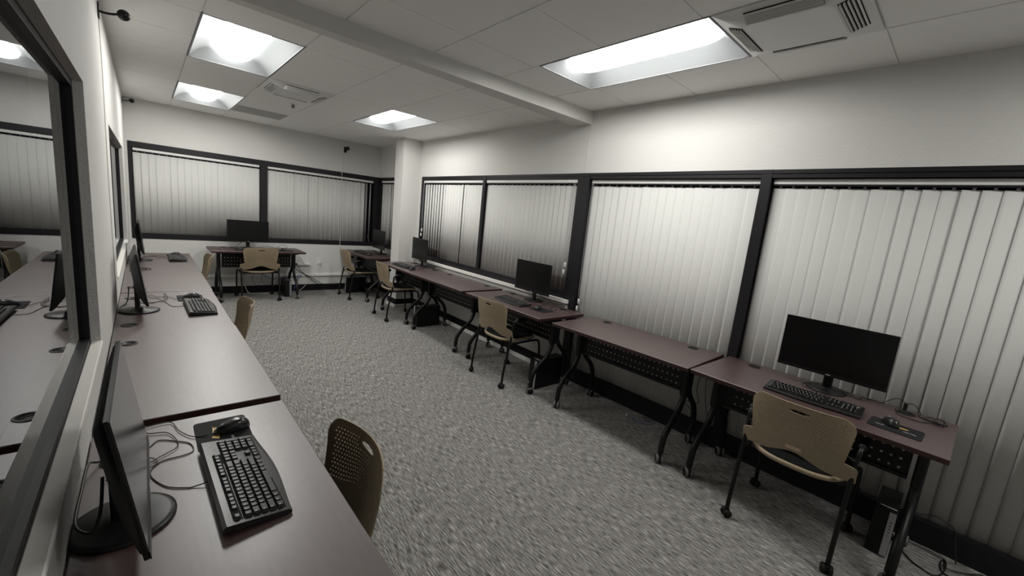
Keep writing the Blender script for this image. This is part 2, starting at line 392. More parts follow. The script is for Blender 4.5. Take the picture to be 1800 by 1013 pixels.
# ================================================================= CASSETTE VENTS
def make_vent(cx, cy, z, s, label):
    r = empty('ceiling_vent', label, 'air vent', None, (cx, cy, z))
    mb = MB(); h = s / 2; c = h * 0.62; d = -0.042
    # rim, sloped faces with slots, flat centre
    rim = [(-h, -h), (h, -h), (h, h), (-h, h)]
    e = h * 0.93
    mb.add([(x, y, -0.006) for x, y in rim] + [(x / h * e, y / h * e, -0.012) for x, y in rim], [(i, (i + 1) % 4, 4 + (i + 1) % 4, 4 + i) for i in range(4)])
    inner = rrect(-c, c, -c, c, 0.05, 4)
    mb.add([(x, y, d) for x, y in inner], [tuple(range(len(inner)))][::-1])
    # sloped skirt as 4 corner fans + 4 side quads
    k = len(inner) // 4
    V = [(x / h * e, y / h * e, -0.012) for x, y in ((h, -h), (h, h), (-h, h), (-h, -h))] + [(x, y, d) for x, y in inner]
    F_ = []
    for q in range(4):
        for i in range(k - 1): F_.append((q, 4 + q * k + i, 4 + q * k + i + 1))
        F_.append((q, 4 + q * k + k - 1, 4 + ((q + 1) * k) % len(inner), (q + 1) % 4))
    mb.add(V, F_)
    mb.add([(x, y, -0.006) for x, y in rim] + [(x, y, 0.02) for x, y in rim], [(i, i + 4, 4 + (i + 1) % 4, (i + 1) % 4) for i in range(4)])
    p = mb.build('panel', ac_m, r)
    sl = math.atan2(-d - 0.012, e - c)
    for q in range(4):
        g = MB(); M = RZ(q * pi / 2) @ T(0, -(e + c) / 2, (d - 0.012) / 2 - 0.0015) @ RX(-sl)
        wd = c * 0.86; dp = (e - c) * 0.40
        g.box(-wd, wd, -dp, dp, -0.001, 0.004, 0, M)
        for i in range(5):
            yy = -dp + (i + 0.5) * 2 * dp / 5
            g.box(-wd, wd, yy - 0.0016, yy + 0.0016, -0.010, -0.001, 1, M @ T(0, yy, -0.004) @ RX(0.5) @ T(0, -yy, 0.004))
        g.build('grille', [base_m, ac_m], r)
    return r
make_vent(1.357, 5.172, HF, 0.573, 'square white air vent beside the left ceiling lights, with a sprinkler beyond it')
make_vent(2.588, 1.092, HN, 0.588, 'large square white air vent at the top right beside the long light')
mb = MB().lathe([(0.040, 0.0), (0.038, -0.004), (0.018, -0.006), (0.012, -0.010)], 20)
r = empty('sprinkler', 'small ceiling sprinkler head between the left air vent and the back wall', 'sprinkler', None, (1.495, 5.84, HF))
mb.build('escutcheon', white_m, r)
mb = MB().lathe([(0.008, -0.008), (0.008, -0.022), (0.004, -0.03), (0.004, -0.038), (0.020, -0.040), (0.020, -0.043)], 12)
mb.tube([(0.012, 0, -0.010), (0.016, 0, -0.025), (0, 0, -0.038)], 0.003, 6); mb.tube([(-0.012, 0, -0.010), (-0.016, 0, -0.025), (0, 0, -0.038)], 0.003, 6)
mb.build('head', mat('dark brass', (0.06, 0.05, 0.045), 0.4, metal=0.6), r)
tag(MB().box(1.075, 1.640, 6.70, 7.195, HF - 0.004, HF + 0.003).build('ceiling_rectangle', mat('panel grey', (0.42, 0.415, 0.40), 0.8)), 'slightly darker rectangle of ceiling near the back wall', 'panel')  # thin flat rectangle in one even grey, darker than the tiles around it

# ================================================================= SECURITY CAMERAS
def make_seccam(M0, label, aim=(0, 0, 0)):
    r = empty('security_camera', label, 'camera'); r.matrix_world = M0
    # local: wall at x=0, room towards +x
    MB().box(0, 0.010, -0.03, 0.03, -0.06, 0.06, ch=0.003).build('mount_plate', plast_m, r)
    mb = MB().tube([(0.008, 0, 0), (0.03, 0, -0.005), (0.075, 0, 0.0), (0.115, 0, 0.012)], 0.009, 8); mb.build('arm', plast_m, r)
    M = T(0.15, 0, 0.018) @ RZ(aim[2]) @ RY(aim[1])
    mb = MB().lathe([(0.020, -0.028), (0.036, -0.022), (0.042, 0.0), (0.036, 0.022), (0.018, 0.030)], 20, 0, M @ RX(pi / 2))
    b_ = mb.build('housing', plast_m, r)
    MB().lathe([(0.018, 0.028), (0.016, 0.033), (0.006, 0.034)], 16, 0, M @ RX(pi / 2)).build('lens', screen_m, b_)
    return r
make_seccam(T(0.0, 3.92, 2.545) @ Matrix.Scale(0.74, 4), 'black security camera high on the left wall nearest the viewer')
make_seccam(T(0.0, 7.70, 2.575) @ Matrix.Scale(0.62, 4), 'black security camera high in the far left corner')
make_seccam(T(2.84, YB, 2.50) @ RZ(-pi / 2) @ Matrix.Scale(0.8, 4), 'black security camera on the back wall above the right-hand blind')
tag(MB().tube([(0.003, 3.92, 2.50), (0.004, 3.93, 2.2), (0.003, 3.90, 1.6), (0.004, 3.93, 1.1), (0.004, 3.92, 0.80)], 0.0025, 6).build('camera_wire', wcable_m), 'thin pale wire running down the left wall below the camera', 'cable')
tag(MB().tube([(2.795, YB - 0.009, 2.46), (2.79, YB - 0.009, 2.1), (2.79, YB - 0.012, 0.95), (2.795, YB - 0.012, 0.83), (2.80, YB - 0.006, 0.78)], 0.004, 6).build('camera_wire', wcable_m), 'thin pale wire hanging down the back blind from the camera', 'cable')

# ================================================================= VERTICAL BLINDS
_vm = {}
def vane_mesh(h):
    k = round(h, 3)
    if k in _vm: return _vm[k]
    mb = MB(); wv = 0.0445; n_ = 5; th = 0.0012
    xs = [-wv + 2 * wv * i / n_ for i in range(n_ + 1)]
    zs = [(x / wv) ** 2 * 0.0025 for x in xs]
    vs = []
    for zz in (0, -h):
        for x, q in zip(xs, zs): vs.append((q, x, zz))
        for x, q in zip(xs, zs): vs.append((q + th, x, zz))
    N = n_ + 1; fs = []
    for i in range(n_):
        fs += [(i, i + 1, 2 * N + i + 1, 2 * N + i), (N + i, 3 * N + i, 3 * N + i + 1, N + i + 1), (i, N + i, N + i + 1, i + 1), (2 * N + i, 2 * N + i + 1, 3 * N + i + 1, 3 * N + i)]
    fs += [(0, 2 * N, 3 * N, N), (n_, N + n_, 3 * N + n_, 2 * N + n_)]
    mb.add(vs, fs, 0, True)
    mb.box(-0.002, 0.004, -0.007, 0.007, -0.004, 0.016, 1)
    _vm[k] = mb.mesh('vane', [vane_m, silver_m]); return _vm[k]
def blind(label, P0, P1, ztop, zbot, ang, pitch=0.0765, jitter=4, angf=None, cord=None, group='vertical blinds', zw=1.02):
    P0, P1 = Vector(P0), Vector(P1); L = (P1 - P0).length; d = (P1 - P0).normalized()
    rz = math.atan2(d.y, d.x) - pi / 2
    r = empty('vertical_blind', label, 'blind', group, (P0.x, P0.y, ztop), rz)
    mb = MB(); mb.box(-0.022, 0.022, 0.004, L - 0.004, -0.036, 0.0, 0, ch=0.004); mb.build('headrail', white_m, r)
    MB().box(-0.020, 0.020, 0.008, L - 0.008, -0.046, -0.036).build('track', base_m, r)
    n_ = max(2, int(round((L - 0.09) / pitch))); me = vane_mesh(ztop - 0.062 - zbot)
    for i in range(n_ + 1):
        y = 0.047 + (L - 0.094) * i / n_
        a = ang + random.uniform(-jitter, jitter)
        if random.random() < 0.22: a += random.choice((-2.0, 2.5))
        if angf: a = angf(i / n_, a)
        o = bpy.data.objects.new('vane', me); COL.objects.link(o); o.parent = r
        o.location = (random.uniform(-0.002, 0.002), y, -0.058); o.rotation_euler = (0, 0, radians(a))
    if cord is not None:
        mb = MB(); y = cord; zl = -(ztop - zw)
        for q in (-0.008, 0.008): mb.tube([(-0.03, y + q, -0.03), (-0.032, y + q * 1.5, zl * 0.5), (-0.03, y + q, zl)], 0.0022, 6, 0)
        mb.build('pull_cord', [silver_m], r)
        mb = MB()
        for k in range(2): mb.lathe([(0.004, 0.030), (0.011, 0.020), (0.011, -0.016), (0.005, -0.028)], 10, 0, T(-0.031, y + 0.006 * (2 * k - 1), zl - 0.02 + (-0.075 if k else 0)))
        mb.build('cord_weight', white_m, r)
    return r
DX = 0.050
# right wall, full height
blind('wide vertical blind at the right edge of the picture behind the nearest monitor', (3.403 + DX, -0.885, 0), (3.403 + DX, 1.318, 0), 2.05, 0.128, 6, jitter=1.5, angf=lambda t, a: a if t < 0.72 else a - 3.5)
blind('vertical blind reaching the floor between the two thick black posts', (3.403 + DX, 1.39, 0), (3.403 + DX, 2.895, 0), 2.05, 0.128, 2.5, jitter=1.2, cord=1.475, zw=0.86)
# right wall, beyond the seam
blind('vertical blind above the desks between the seam post and the thin post', (WX(3.05) + 0.03, 3.05, 0), (WX(4.58) + 0.03, 4.58, 0), 2.052, 0.895, 4, jitter=1.2, cord=0.035, zw=1.20)
blind('vertical blind with dark gaps beside the white column', (WX(4.645) + 0.03, 4.645, 0), (WX(6.22) + 0.03, 6.22, 0), 2.052, 0.895, 2.5, jitter=1, angf=lambda t, a: (-10 if t > 0.58 or 0.24 < t < 0.33 else a), cord=1.545, zw=1.30)
blind('narrow vertical blind in the corner behind the white column', (WX(6.63) + 0.03, 6.63, 0), (WX(7.83) + 0.03, 7.83, 0), 2.052, 0.895, 5, jitter=3, angf=lambda t, a: (-9 if 0.30 < t < 0.80 else a))
# back wall
blind('wide vertical blind on the back wall left of the black post', (0.068, YB + 0.03, 0), (1.540, YB + 0.03, 0), 2.03, 0.885, 1.8, jitter=1.0)
blind('wide vertical blind on the back wall right of the black post', (1.643, YB + 0.03, 0), (3.38, YB + 0.03, 0), 2.03, 0.885, 1.8, jitter=1.0, angf=lambda t, a: (50 if t > 0.93 else a), cord=1.70)

# ================================================================= DESKS
ZD = 0.75
def perf(mb, w_, h_, nx, nz, rad, y, M=None, skipf=None):
    cw, chh = w_ / nx, h_ / nz
    for j in range(nz):
        for i in range(nx):
            cx = -w_ / 2 + (i + 0.5) * cw; cz = (j + 0.5) * chh
            off = cw * 0.12 * ((j % 2) * 2 - 1)
            o8 = [(cx + sx * cw / 2, y, cz + sz * chh / 2) for sx, sz in ((1, 0), (1, 1), (0, 1), (-1, 1), (-1, 0), (-1, -1), (0, -1), (1, -1))]
            i8 = [(cx + rad * cos(a * pi / 4) + 0 * off, y, cz + rad * sin(a * pi / 4)) for a in range(8)]
            mb.add(o8 + i8, [(k, (k + 1) % 8, 8 + (k + 1) % 8, 8 + k) for k in range(8)], 0, False, M)
def caster(mb, x, y, big=True, ang=0.4):
    R = 0.032 if big else 0.024
    M = T(x, y, 0) @ RZ(ang)
    for s in (-1, 1):
        off = s * 0.016
        mb.lathe([(R * 0.55, -0.009), (R * 0.86, -0.009), (R, -0.006), (R, 0.006), (R * 0.86, 0.009), (R * 0.55, 0.009)], 20, 1 if big else 0, M @ T(off, 0, R) @ RY(pi / 2))
        mb.lathe([(R * 0.82, -0.0100), (R * 0.82, 0.0100)], 16, 0, M @ T(off, 0, R) @ RY(pi / 2))
    mb.box(-0.008, 0.008, -R * 0.7, R * 0.7, R * 0.8, R * 2.05, 0, M, ch=0.003)
    mb.lathe([(0.009, R * 1.6), (0.009, R * 2.6)], 10, 0, M)
def make_desk(W_, D_, label, loc, rz, grp='training desks', inset=0.11, holes='open'):
    r = empty('computer_desk', label, 'desk', grp, loc, rz)
    hw, hd = W_ / 2, D_ / 2
    mb = MB(); mb.box(-hw, hw, -hd, hd, ZD - 0.028, ZD, 0, ch=0.003)
    for i, f in enumerate(mb.f):
        c = sum((mb.v[k].z for k in f)) / len(f)
        if c < ZD - 0.002: mb.mi[i] = 1
    mb.build('tabletop', [wood, edge_m], r)
    for s in (-1, 1):
        g = MB(); M = T(s * (hw - 0.20), hd - (0.066 if D_ < 0.58 else 0.085), ZD)
        g.lathe([(0.040, -0.002), (0.040, 0.002), (0.038, 0.0035), (0.029, 0.0035), (0.028, 0.0005), (0.002, 0.0005)], 28, 0, M)
        g.box(-0.010, 0.014, -0.012, 0.012, 0.0006, 0.0012, 1, M @ T(-0.010 * s, 0, 0))
        g.build('grommet', [plast_m, dark_m], r)
    lx = hw - inset
    # modesty panel
    g = MB(); pw = 2 * lx - 0.08; ph = 0.180; nz = 3
    nx = int(pw / 0.040)
    perf(g, pw - 0.04, ph - 0.03, nx, nz, 0.0064, 0.0)
    for v in g.v: v.z += 0.495
    g.box(-pw / 2, -pw / 2 + 0.02, -0.002, 0.002, 0.475, 0.695); g.box(pw / 2 - 0.02, pw / 2, -0.002, 0.002, 0.475, 0.695)
    g.box(-pw / 2, pw / 2, -0.010, 0.004, 0.475, 0.495); g.box(-pw / 2, pw / 2, -0.010, 0.004, 0.645, 0.700)
    g.build('modesty_panel', black_m, r)
    for s in (-1, 1):
        x = s * lx; g = MB()
        g.box(x - 0.022, x + 0.022, -0.055, 0.055, 0.46, 0.715, ch=0.008)
        g.box(x - 0.020, x + 0.020, -0.20, 0.20, 0.700, 0.722, ch=0.004)
        g.tube([(x, -0.010, 0.52), (x, -0.020, 0.44), (x, -0.075, 0.345), (x, -0.175, 0.262), (x, -0.235, 0.18), (x, -0.248, 0.080)], 0.021, 12)
        g.tube([(x, 0.030, 0.52), (x, 0.085, 0.43), (x, 0.185, 0.335), (x, 0.230, 0.25), (x, 0.240, 0.16), (x, 0.242, 0.080)], 0.021, 12)
        g.build('leg', black_m, r)
        for yy in (-0.248, 0.242):
            g = MB(); caster(g, x, yy, True, random.uniform(-1.0, 1.0)); g.build('caster', [caster_m, castrim_m], r)
    return r
def dk(cx, cy, W_, D_, rz, label, dz=0.0, **k):
    d = make_desk(W_, D_, label, (cx, cy, 0), rz, **k)
    if dz:
        for c in d.children:
            if c.name.startswith(('tabletop', 'grommet')): c.location.z = dz
    return d
q = -pi / 2
RW = 'desks along the right wall'; LW = 'desks along the left wall'
dk(3.078, 0.782, 1.184, 0.615, q - 0.030, 'dark wood desk at the far right holding the nearest large monitor', grp=RW, inset=0.082)
dk(3.063, 1.990, 1.195, 0.615, q + 0.016, 'empty dark wood desk on the right with no chair or monitor, its dotted panel showing', 0.005, grp=RW)
dk(3.062, 3.320, 1.190, 0.610, q - 0.026, 'dark wood desk on the right under the middle monitor, left of the empty desk gap', grp=RW, inset=0.075)
dk(3.060, 4.590, 1.230, 0.600, q, 'empty dark wood desk under the blind beside the thin post, between two desks with monitors', 0.005, grp=RW)
dk(3.105, 5.775, 1.085, 0.600, q - 0.045, 'dark wood desk touching the white column', grp=RW)
dk(3.115, 7.285, 1.190, 0.640, q + 0.005, 'dark wood desk in the far right corner behind the white column', grp=RW)
q = pi / 2
dk(0.285, 1.525, 1.17, 0.562, q, 'dark wood desk in the left foreground with keyboard and mouse mat', grp=LW)
dk(0.287, 2.735, 1.17, 0.562, q, 'empty dark wood desk on the left just beyond the foreground desk', 0.007, grp=LW)
dk(0.285, 3.905, 1.165, 0.562, q, 'dark wood desk on the left, second with a monitor', grp=LW)
dk(0.287, 5.110, 1.235, 0.562, q, 'empty dark wood desk on the left between the two far left monitors', 0.004, grp=LW)
dk(0.290, 6.330, 1.185, 0.562, q, 'farthest dark wood desk on the left wall', grp=LW)
dk(1.435, 7.540, 1.215, 0.590, 0.01, 'dark wood desk standing against the back wall', grp=None)

# ================================================================= CHAIRS
def chair_back_mesh():
    NX, NZ = 56, 46                       # lattice of half cells
    zs = []
    def hw(t):                            # t 0 bottom .. 1 top
        z = t
        if z < 0.25: w_ = 0.260
        elif z < 0.325:
            k = (z - 0.25) / 0.075; k = k * k * (3 - 2 * k); w_ = 0.260 * (1 - k) + 0.204 * k
        else:
            k = (z - 0.325) / 0.55; w_ = 0.204 + 0.021 * min(1, k) ** 0.8
        if z > 0.90: k = (z - 0.90) / 0.10; w_ *= 1 - 0.085 * (1 - math.sqrt(max(0, 1 - k * k)))
        return w_
    def pos(u, t):
        w_ = hw(t); s = u * w_
        zb = 0.490 + 0.052 * math.exp(-(u / 0.52) ** 2 * 1.6) - 0.010 * abs(u)
        zt = 0.812 + 0.004 * (1 - u * u) 
        if t > 0.90: pass
        zt -= 0.030 * max(0, (abs(u) - 0.86) / 0.14) ** 2.2
        z = zb + (zt - zb) * t
        # wings keep their own height at the bottom
        lean = -0.225 - 0.085 * ((z - 0.49) / 0.32) - 0.012 * sin(pi * min(1, max(0, (z - 0.49) / 0.32)))
        wrap = (0.038 + 0.020 * t) * (abs(s) / 0.225) ** 2
        return Vector((s, lean + wrap, z))
    tmap = [0.0]
    for j in range(1, NZ + 1): tmap.append(j / NZ)
    V = {}; mb = MB(); verts = []; faces = []
    def vid(i, j, p=None, key=None):
        k = key if key is not None else (i, j)
        if k not in V: V[k] = len(verts); verts.append(p if p is not None else pos(-1 + 2 * i / NX, tmap[j]))
        return V[k]
    hb = (21, 35, 37, 42)                # handle block lattice x0,x1,z0,z1
    used = set()
    for j in range(12, 42, 2):
        sh = (j // 2) % 2
        ulim = 0.90 - 0.10 * max(0, (18 - j) / 6)
        for i in range(2 + sh, NX - 3, 2):
            if (i - sh) % 2: continue
            uc = -1 + 2 * (i + 1) / NX
            if abs(uc) > ulim - 0.03: continue
            # lower edge of the pierced field follows the arch
            if tmap[j] < 0.32 + 0.0 * abs(uc): continue
            if i + 2 > hb[0] - 1 and i < hb[1] + 1 and j + 2 > hb[2] - 1: continue
            if tmap[j] > 0.88: continue
            ring = [(i + 2, j + 1), (i + 2, j + 2), (i + 1, j + 2), (i, j + 2), (i, j + 1), (i, j), (i + 1, j), (i + 2, j)]
            o8 = [vid(*k) for k in ring]
            i8 = []
            for a in range(8):
                dx, dz = 0.56 * cos(a * pi / 4), 0.46 * sin(a * pi / 4)
                uu = -1 + 2 * (i + 1 + dx) / NX; tt = (j + 1 + dz) / NZ
                i8.append(vid(0, 0, pos(uu, tt), ('h', i, j, a)))
            for k in range(8): faces.append((o8[k], o8[(k + 1) % 8], i8[(k + 1) % 8], i8[k]))
            used.update(((i, j), (i + 1, j), (i, j + 1), (i + 1, j + 1)))
    # handle slot
    x0, x1, z0, z1 = hb
    per = [(x, z0) for x in range(x0, x1)] + [(x1, z) for z in range(z0, z1)] + [(x, z1) for x in range(x1, x0, -1)] + [(x0, z) for z in range(z1, z0, -1)]
    cx, cz = (x0 + x1) / 2, (z0 + z1) / 2
    inn = []
    for k, (x, z) in enumerate(per):
        a = math.atan2((z - cz) / (z1 - z0), (x - cx) / (x1 - x0))
        ex, ez = 6.0 * cos(a), (2.1 if sin(a) < 0 else 0.9) * sin(a) + 0.5
        inn.append(vid(0, 0, pos(-1 + 2 * (cx + ex) / NX, (cz + ez) / NZ), ('e', k)))
    oo = [vid(*k) for k in per]
    for k in range(len(per)): faces.append((oo[k], oo[(k + 1) % len(per)], inn[(k + 1) % len(per)], inn[k]))
    for x in range(x0, x1):
        for z in range(z0, z1): used.add((x, z))
    for j in range(NZ):
        for i in range(NX):
            if (i, j) in used: continue
            faces.append((vid(i, j), vid(i + 1, j), vid(i + 1, j + 1), vid(i, j + 1)))
    # solidify by hand
    me = bpy.data.meshes.new('backrest'); me.from_pydata([tuple(v) for v in verts], [], faces); me.update()
    for p in me.polygons: p.use_smooth = False
    me.materials.append(tan_m)
    return me
def make_chair(label, loc, rz, grp):
    r = empty('stacking_chair', label, 'chair', grp, loc, rz)
    me = chair_back_mesh(); o = bpy.data.objects.new('backrest', me); COL.objects.link(o); o.parent = r
    sm = o.modifiers.new('solid', 'SOLIDIFY'); sm.thickness = 0.0055; sm.offset = 0
    # seat shell (tan rim) and cushion
    def outline(k, n_=40):
        pts = []
        for i in range(n_):
            a = 2 * pi * i / n_; c, s = cos(a), sin(a)
            x = 0.232 * math.copysign(abs(c) ** 0.62, c); y = 0.225 * math.copysign(abs(s) ** (0.62 if s > 0 else 0.80), s)
            pts.append((x * k, y * k + 0.010))
        return pts
    def slab(name, k0, prof, mt):
        mb = MB(); n_ = 40; vs = []; fs = []
        for k, z in prof:
            for x, y in outline(k * k0, n_): vs.append((x, y, z + 0.010 * (x / 0.23) ** 2 - 0.012 * max(0, (y - 0.12) / 0.1) ** 2))
        for j in range(len(prof) - 1):
            for i in range(n_): fs.append((j * n_ + i, j * n_ + (i + 1) % n_, (j + 1) * n_ + (i + 1) % n_, (j + 1) * n_ + i))
        fs.append(tuple(range(n_ - 1, -1, -1))); fs.append(tuple((len(prof) - 1) * n_ + i for i in range(n_)))
        mb.add(vs, fs, 0, True); return mb.build(name, mt, r)
    slab('seat_shell', 1.0, [(0.90, 0.428), (0.985, 0.432), (1.0, 0.440), (1.0, 0.448), (0.985, 0.455), (0.94, 0.456)], tan_m)
    slab('seat', 0.935, [(0.99, 0.452), (1.0, 0.458), (0.985, 0.464), (0.95, 0.466), (0.4, 0.463)], cush_m)
    for s in (-1, 1):
        x = s * 0.243
        g = MB(); g.tube([(x, -0.247, 0.045), (x, -0.238, 0.16), (x, -0.205, 0.36), (x, -0.178, 0.50), (x, -0.172, 0.60)], 0.0115, 10); g.build('leg', black_m, r)
        g = MB(); g.tube([(x, 0.243, 0.045), (x, 0.235, 0.18), (x, 0.215, 0.36), (x * 0.99, 0.195, 0.415), (x * 0.97, 0.14, 0.428), (x * 0.97, 0.0, 0.428), (x, -0.19, 0.430)], 0.0115, 10); g.build('leg', black_m, r)
        g = MB(); g.tube([(x, -0.172, 0.58), (x * 1.02, -0.170, 0.625), (x * 1.03, -0.148, 0.652), (x * 1.03, -0.10, 0.655), (x * 1.03, -0.04, 0.654)], 0.0115, 10)
        g.tube([(x * 1.03, -0.14, 0.658), (x * 1.03, -0.08, 0.660), (x * 1.03, -0.02, 0.655)], 0.018, 10); g.build('armrest', plast_m, r)
        for yy, nm in ((-0.247, 'caster'), (0.243, 'caster')):
            g = MB(); caster(g, x, yy, False, s * 0.5 + yy); g.build('caster', [caster_m, caster_m], r)
    g = MB(); g.tube([(-0.235, -0.12, 0.422), (0.235, -0.12, 0.422)], 0.009, 8, smooth_path=False); g.tube([(-0.235, 0.12, 0.422), (0.235, 0.12, 0.422)], 0.009, 8, smooth_path=False); g.build('crossbar', black_m, r)
    return r
CG = 'tan chairs with pierced backs'
ch0 = make_chair('tan pierced-back chair at the nearest right desk, with a small sticker on its back', (2.905, 0.735, 0), -pi / 2, CG)
dup(ch0, (2.885, 3.275, 0), -pi / 2 + 0.0, 'tan pierced-back chair at the middle right desk, its full side and casters in view')
dup(ch0, (2.905, 5.79, 0), -pi / 2 - 0.06, 'tan chair at the desk touching the white column')
dup(ch0, (2.905, 7.25, 0), -pi / 2, 'tan chair at the corner desk behind the white column')
dup(ch0, (1.425, 7.465, 0), 0.0, 'tan chair seen straight from behind at the desk against the back wall')
dup(ch0, (0.400, 1.545, 0), pi / 2 + 0.0, 'tan chair in the left foreground, its pierced back with oval slot above the desk edge')
dup(ch0, (0.425, 3.75, 0), pi / 2, 'tan chair pushed under the left desk with the second monitor')
dup(ch0, (0.440, 6.30, 0), pi / 2, 'farthest tan chair on the left, just its back beyond the desk edge')
# sticker on the nearest chair
st = MB().box(-0.036, 0.036, -0.0008, 0.0004, -0.009, 0.009, 0)
st.box(-0.036, -0.029, -0.0012, -0.0008, -0.002, 0.002, 1); st.box(0.029, 0.036, -0.0012, -0.0008, -0.002, 0.002, 1)
so = st.build('sticker', [sticker_m, ink_m], ch0); so.location = (0.0, -0.2575, 0.566); so.rotation_euler = (radians(19), 0, 0)
tx = text('sticker_text', 'CONFERENCE ROOM', 0.0066, T(0, -0.0010, 0) @ RX(pi / 2), ink_m, so)

# ================================================================= MONITORS
def make_monitor(label, loc, rz, grp='black desktop monitors', tilt=0.0, zc=1.01, fo=0.045):
    # local: screen faces -y; base centre at origin on the desk
    r = empty('monitor', label, 'monitor', grp, loc, rz)
    Z = zc - ZD; w_, h_ = 0.27, 0.163
    M = T(0, -fo, Z) @ RX(-tilt)
    mb = MB(); mb.box(-w_, w_, -0.004, 0.006, -h_, h_, 0, M, ch=0.002)
    mb.box(-w_, w_, -0.0065, -0.004, -h_, -h_ + 0.018, 0, M)
    hs = mb.build('bezel', plast_m, r)
    # bulged back cover
    mb = MB(); rings = [(0.985, 0.006), (0.96, 0.011), (0.86, 0.019), (0.70, 0.032), (0.52, 0.041), (0.40, 0.043)]
    vs = []; fs = []; n_ = 24
    for k, y in rings:
        for x, z in rrect(-w_ * k, w_ * k, -h_ * k, h_ * k, 0.02 * k, 5): vs.append((x, y, z))
    n_ = len(vs) // len(rings)
    for j in range(len(rings) - 1):
        for i in range(n_): fs.append((j * n_ + i, (j + 1) * n_ + i, (j + 1) * n_ + (i + 1) % n_, j * n_ + (i + 1) % n_))
    fs.append(tuple((len(rings) - 1) * n_ + i for i in range(n_ - 1, -1, -1)))
    mb.add(vs, fs, 0, True, M); mb.build('back_cover', mback_m, r)
    MB().box(-w_ + 0.004, w_ - 0.004, -0.0048, -0.0041, -h_ + 0.019, h_ - 0.004, 0, M).build('screen', screen_m, r)
    MB().box(-0.011, 0.011, -0.0072, -0.0065, -h_ + 0.006, -h_ + 0.012, 0, M).build('badge', silver_m, r)
    mb = MB(); mb.box(-0.024, 0.024, -0.004, 0.022, 0.010, Z - 0.02, 0, ch=0.006)
    mb.box(-0.035, 0.035, -0.004, 0.024, Z - 0.10, Z + 0.03, 0, ch=0.006)
    mb.build('stand_neck', plast_m, r)
    mb = MB().lathe([(0.100, 0.0), (0.104, 0.003), (0.103, 0.008), (0.090, 0.011), (0.040, 0.014), (0.030, 0.022), (0.012, 0.024)], 40, 0, None, 1.0, 1.0)
    mb.build('stand_base', plast_m, r)
    return r
MZ = ZD + 0.0
def mon(sx, sy, rz, label, tilt=0.0, zc=1.01, off=0.045, fo=0.045):
    # sx,sy = screen centre; base lies behind it
    d = Matrix.Rotation(rz, 3, 'Z') @ Vector((0, 1, 0))
    return make_monitor(label, (sx + d.x * off, sy + d.y * off, MZ), rz, tilt=tilt, zc=zc, fo=fo)
mon(3.235, 0.750, -pi / 2, 'large black monitor at the right, nearest on the right wall')
mon(3.235, 3.365, -pi / 2 - 0.03, 'black monitor on the middle right desk in front of the thin-slat blind')
mon(3.235, 5.815, -pi / 2 - 0.09, 'black monitor beside the white column')
mon(3.215, 7.230, -pi / 2 - 0.05, 'black monitor in the far corner behind the white column', )
mon(1.333, 7.650, 0.0, 'black monitor on the desk against the back wall')
mon(0.093, 1.585, pi / 2, 'black monitor seen edge-on in the left foreground', tilt=0.147, zc=0.985, off=0.0, fo=0.022)
mon(0.113, 3.880, pi / 2 + 0.02, 'black monitor edge-on on the left, second from the viewer', tilt=0.13, zc=1.0, off=0.0, fo=0.015)
mon(0.110, 6.290, pi / 2, 'farthest black monitor edge-on on the left wall desks', tilt=0.10, zc=1.01, off=0.0, fo=0.015)

# ================================================================= KEYBOARDS
U = 0.0187
def key_layout():
    K = []   # x, y (row from back), w, h in units
    y = 0
    for x in (0, 2, 3, 4, 5, 6.5, 7.5, 8.5, 9.5, 11, 12, 13, 14): K.append((x, 0, 1, 0.8))
    for x in (15.25, 16.25, 17.25): K.append((x, 0, 1, 0.8))
    for i in range(13): K.append((i, 1.2, 1, 1))
    K.append((13, 1.2, 2, 1))
    K.append((0, 2.2, 1.5, 1))
    for i in range(12): K.append((1.5 + i, 2.2, 1, 1))
    K.append((13.5, 2.2, 1.5, 1)); K.append((0, 3.2, 1.75, 1))
    for i in range(11): K.append((1.75 + i, 3.2, 1, 1))
    K.append((12.75, 3.2, 2.25, 1)); K.append((0, 4.2, 2.25, 1))
    for i in range(10): K.append((2.25 + i, 4.2, 1, 1))
    K.append((12.25, 4.2, 2.75, 1))
    for x, w_ in ((0, 1.25), (1.25, 1.25), (2.5, 1.25), (3.75, 6.25), (10, 1.25), (11.25, 1.25), (12.5, 1.25), (13.75, 1.25)): K.append((x, 5.2, w_, 1.0))
    for yy in (1.2, 2.2):
        for x in (15.25, 16.25, 17.25): K.append((x, yy, 1, 1))
    K.append((16.25, 4.2, 1, 1))
    for x in (15.25, 16.25, 17.25): K.append((x, 5.2, 1, 1))
    for yy in (1.2, 2.2, 3.2, 4.2):
        for x in (18.5, 19.5, 20.5): K.append((x, yy, 1, 1))
    K.append((21.5, 1.2, 1, 1)); K.append((21.5, 2.2, 1, 2)); K.append((21.5, 4.2, 1, 2)); K.append((18.5, 5.2, 2, 1)); K.append((20.5, 5.2, 1, 1))
    return K
KEYS = key_layout()
_km = {}
def key_mb(w_, h_, M=None, mb=None):
    mb = mb or MB(); g = 0.0012; a, b_ = w_ * U / 2 - g, h_ * U / 2 - g; t = 0.0022; H = 0.0075
    vs = [(-a, -b_, 0), (a, -b_, 0), (a, b_, 0), (-a, b_, 0), (-a + t, -b_ + t, H), (a - t, -b_ + t, H), (a - t, b_ - t * .6, H), (-a + t, b_ - t * .6, H)]
    mb.add(vs, [(0, 1, 5, 4), (1, 2, 6, 5), (2, 3, 7, 6), (3, 0, 4, 7), (4, 5, 6, 7), (3, 2, 1, 0)], 0, False, M)
    lx, ly = -a + t + 0.0012, b_ - t - 0.0022
    if w_ < 5: mb.box(lx, lx + 0.0032, ly - 0.0042, ly, H, H + 0.0002, 1, M)
    return mb
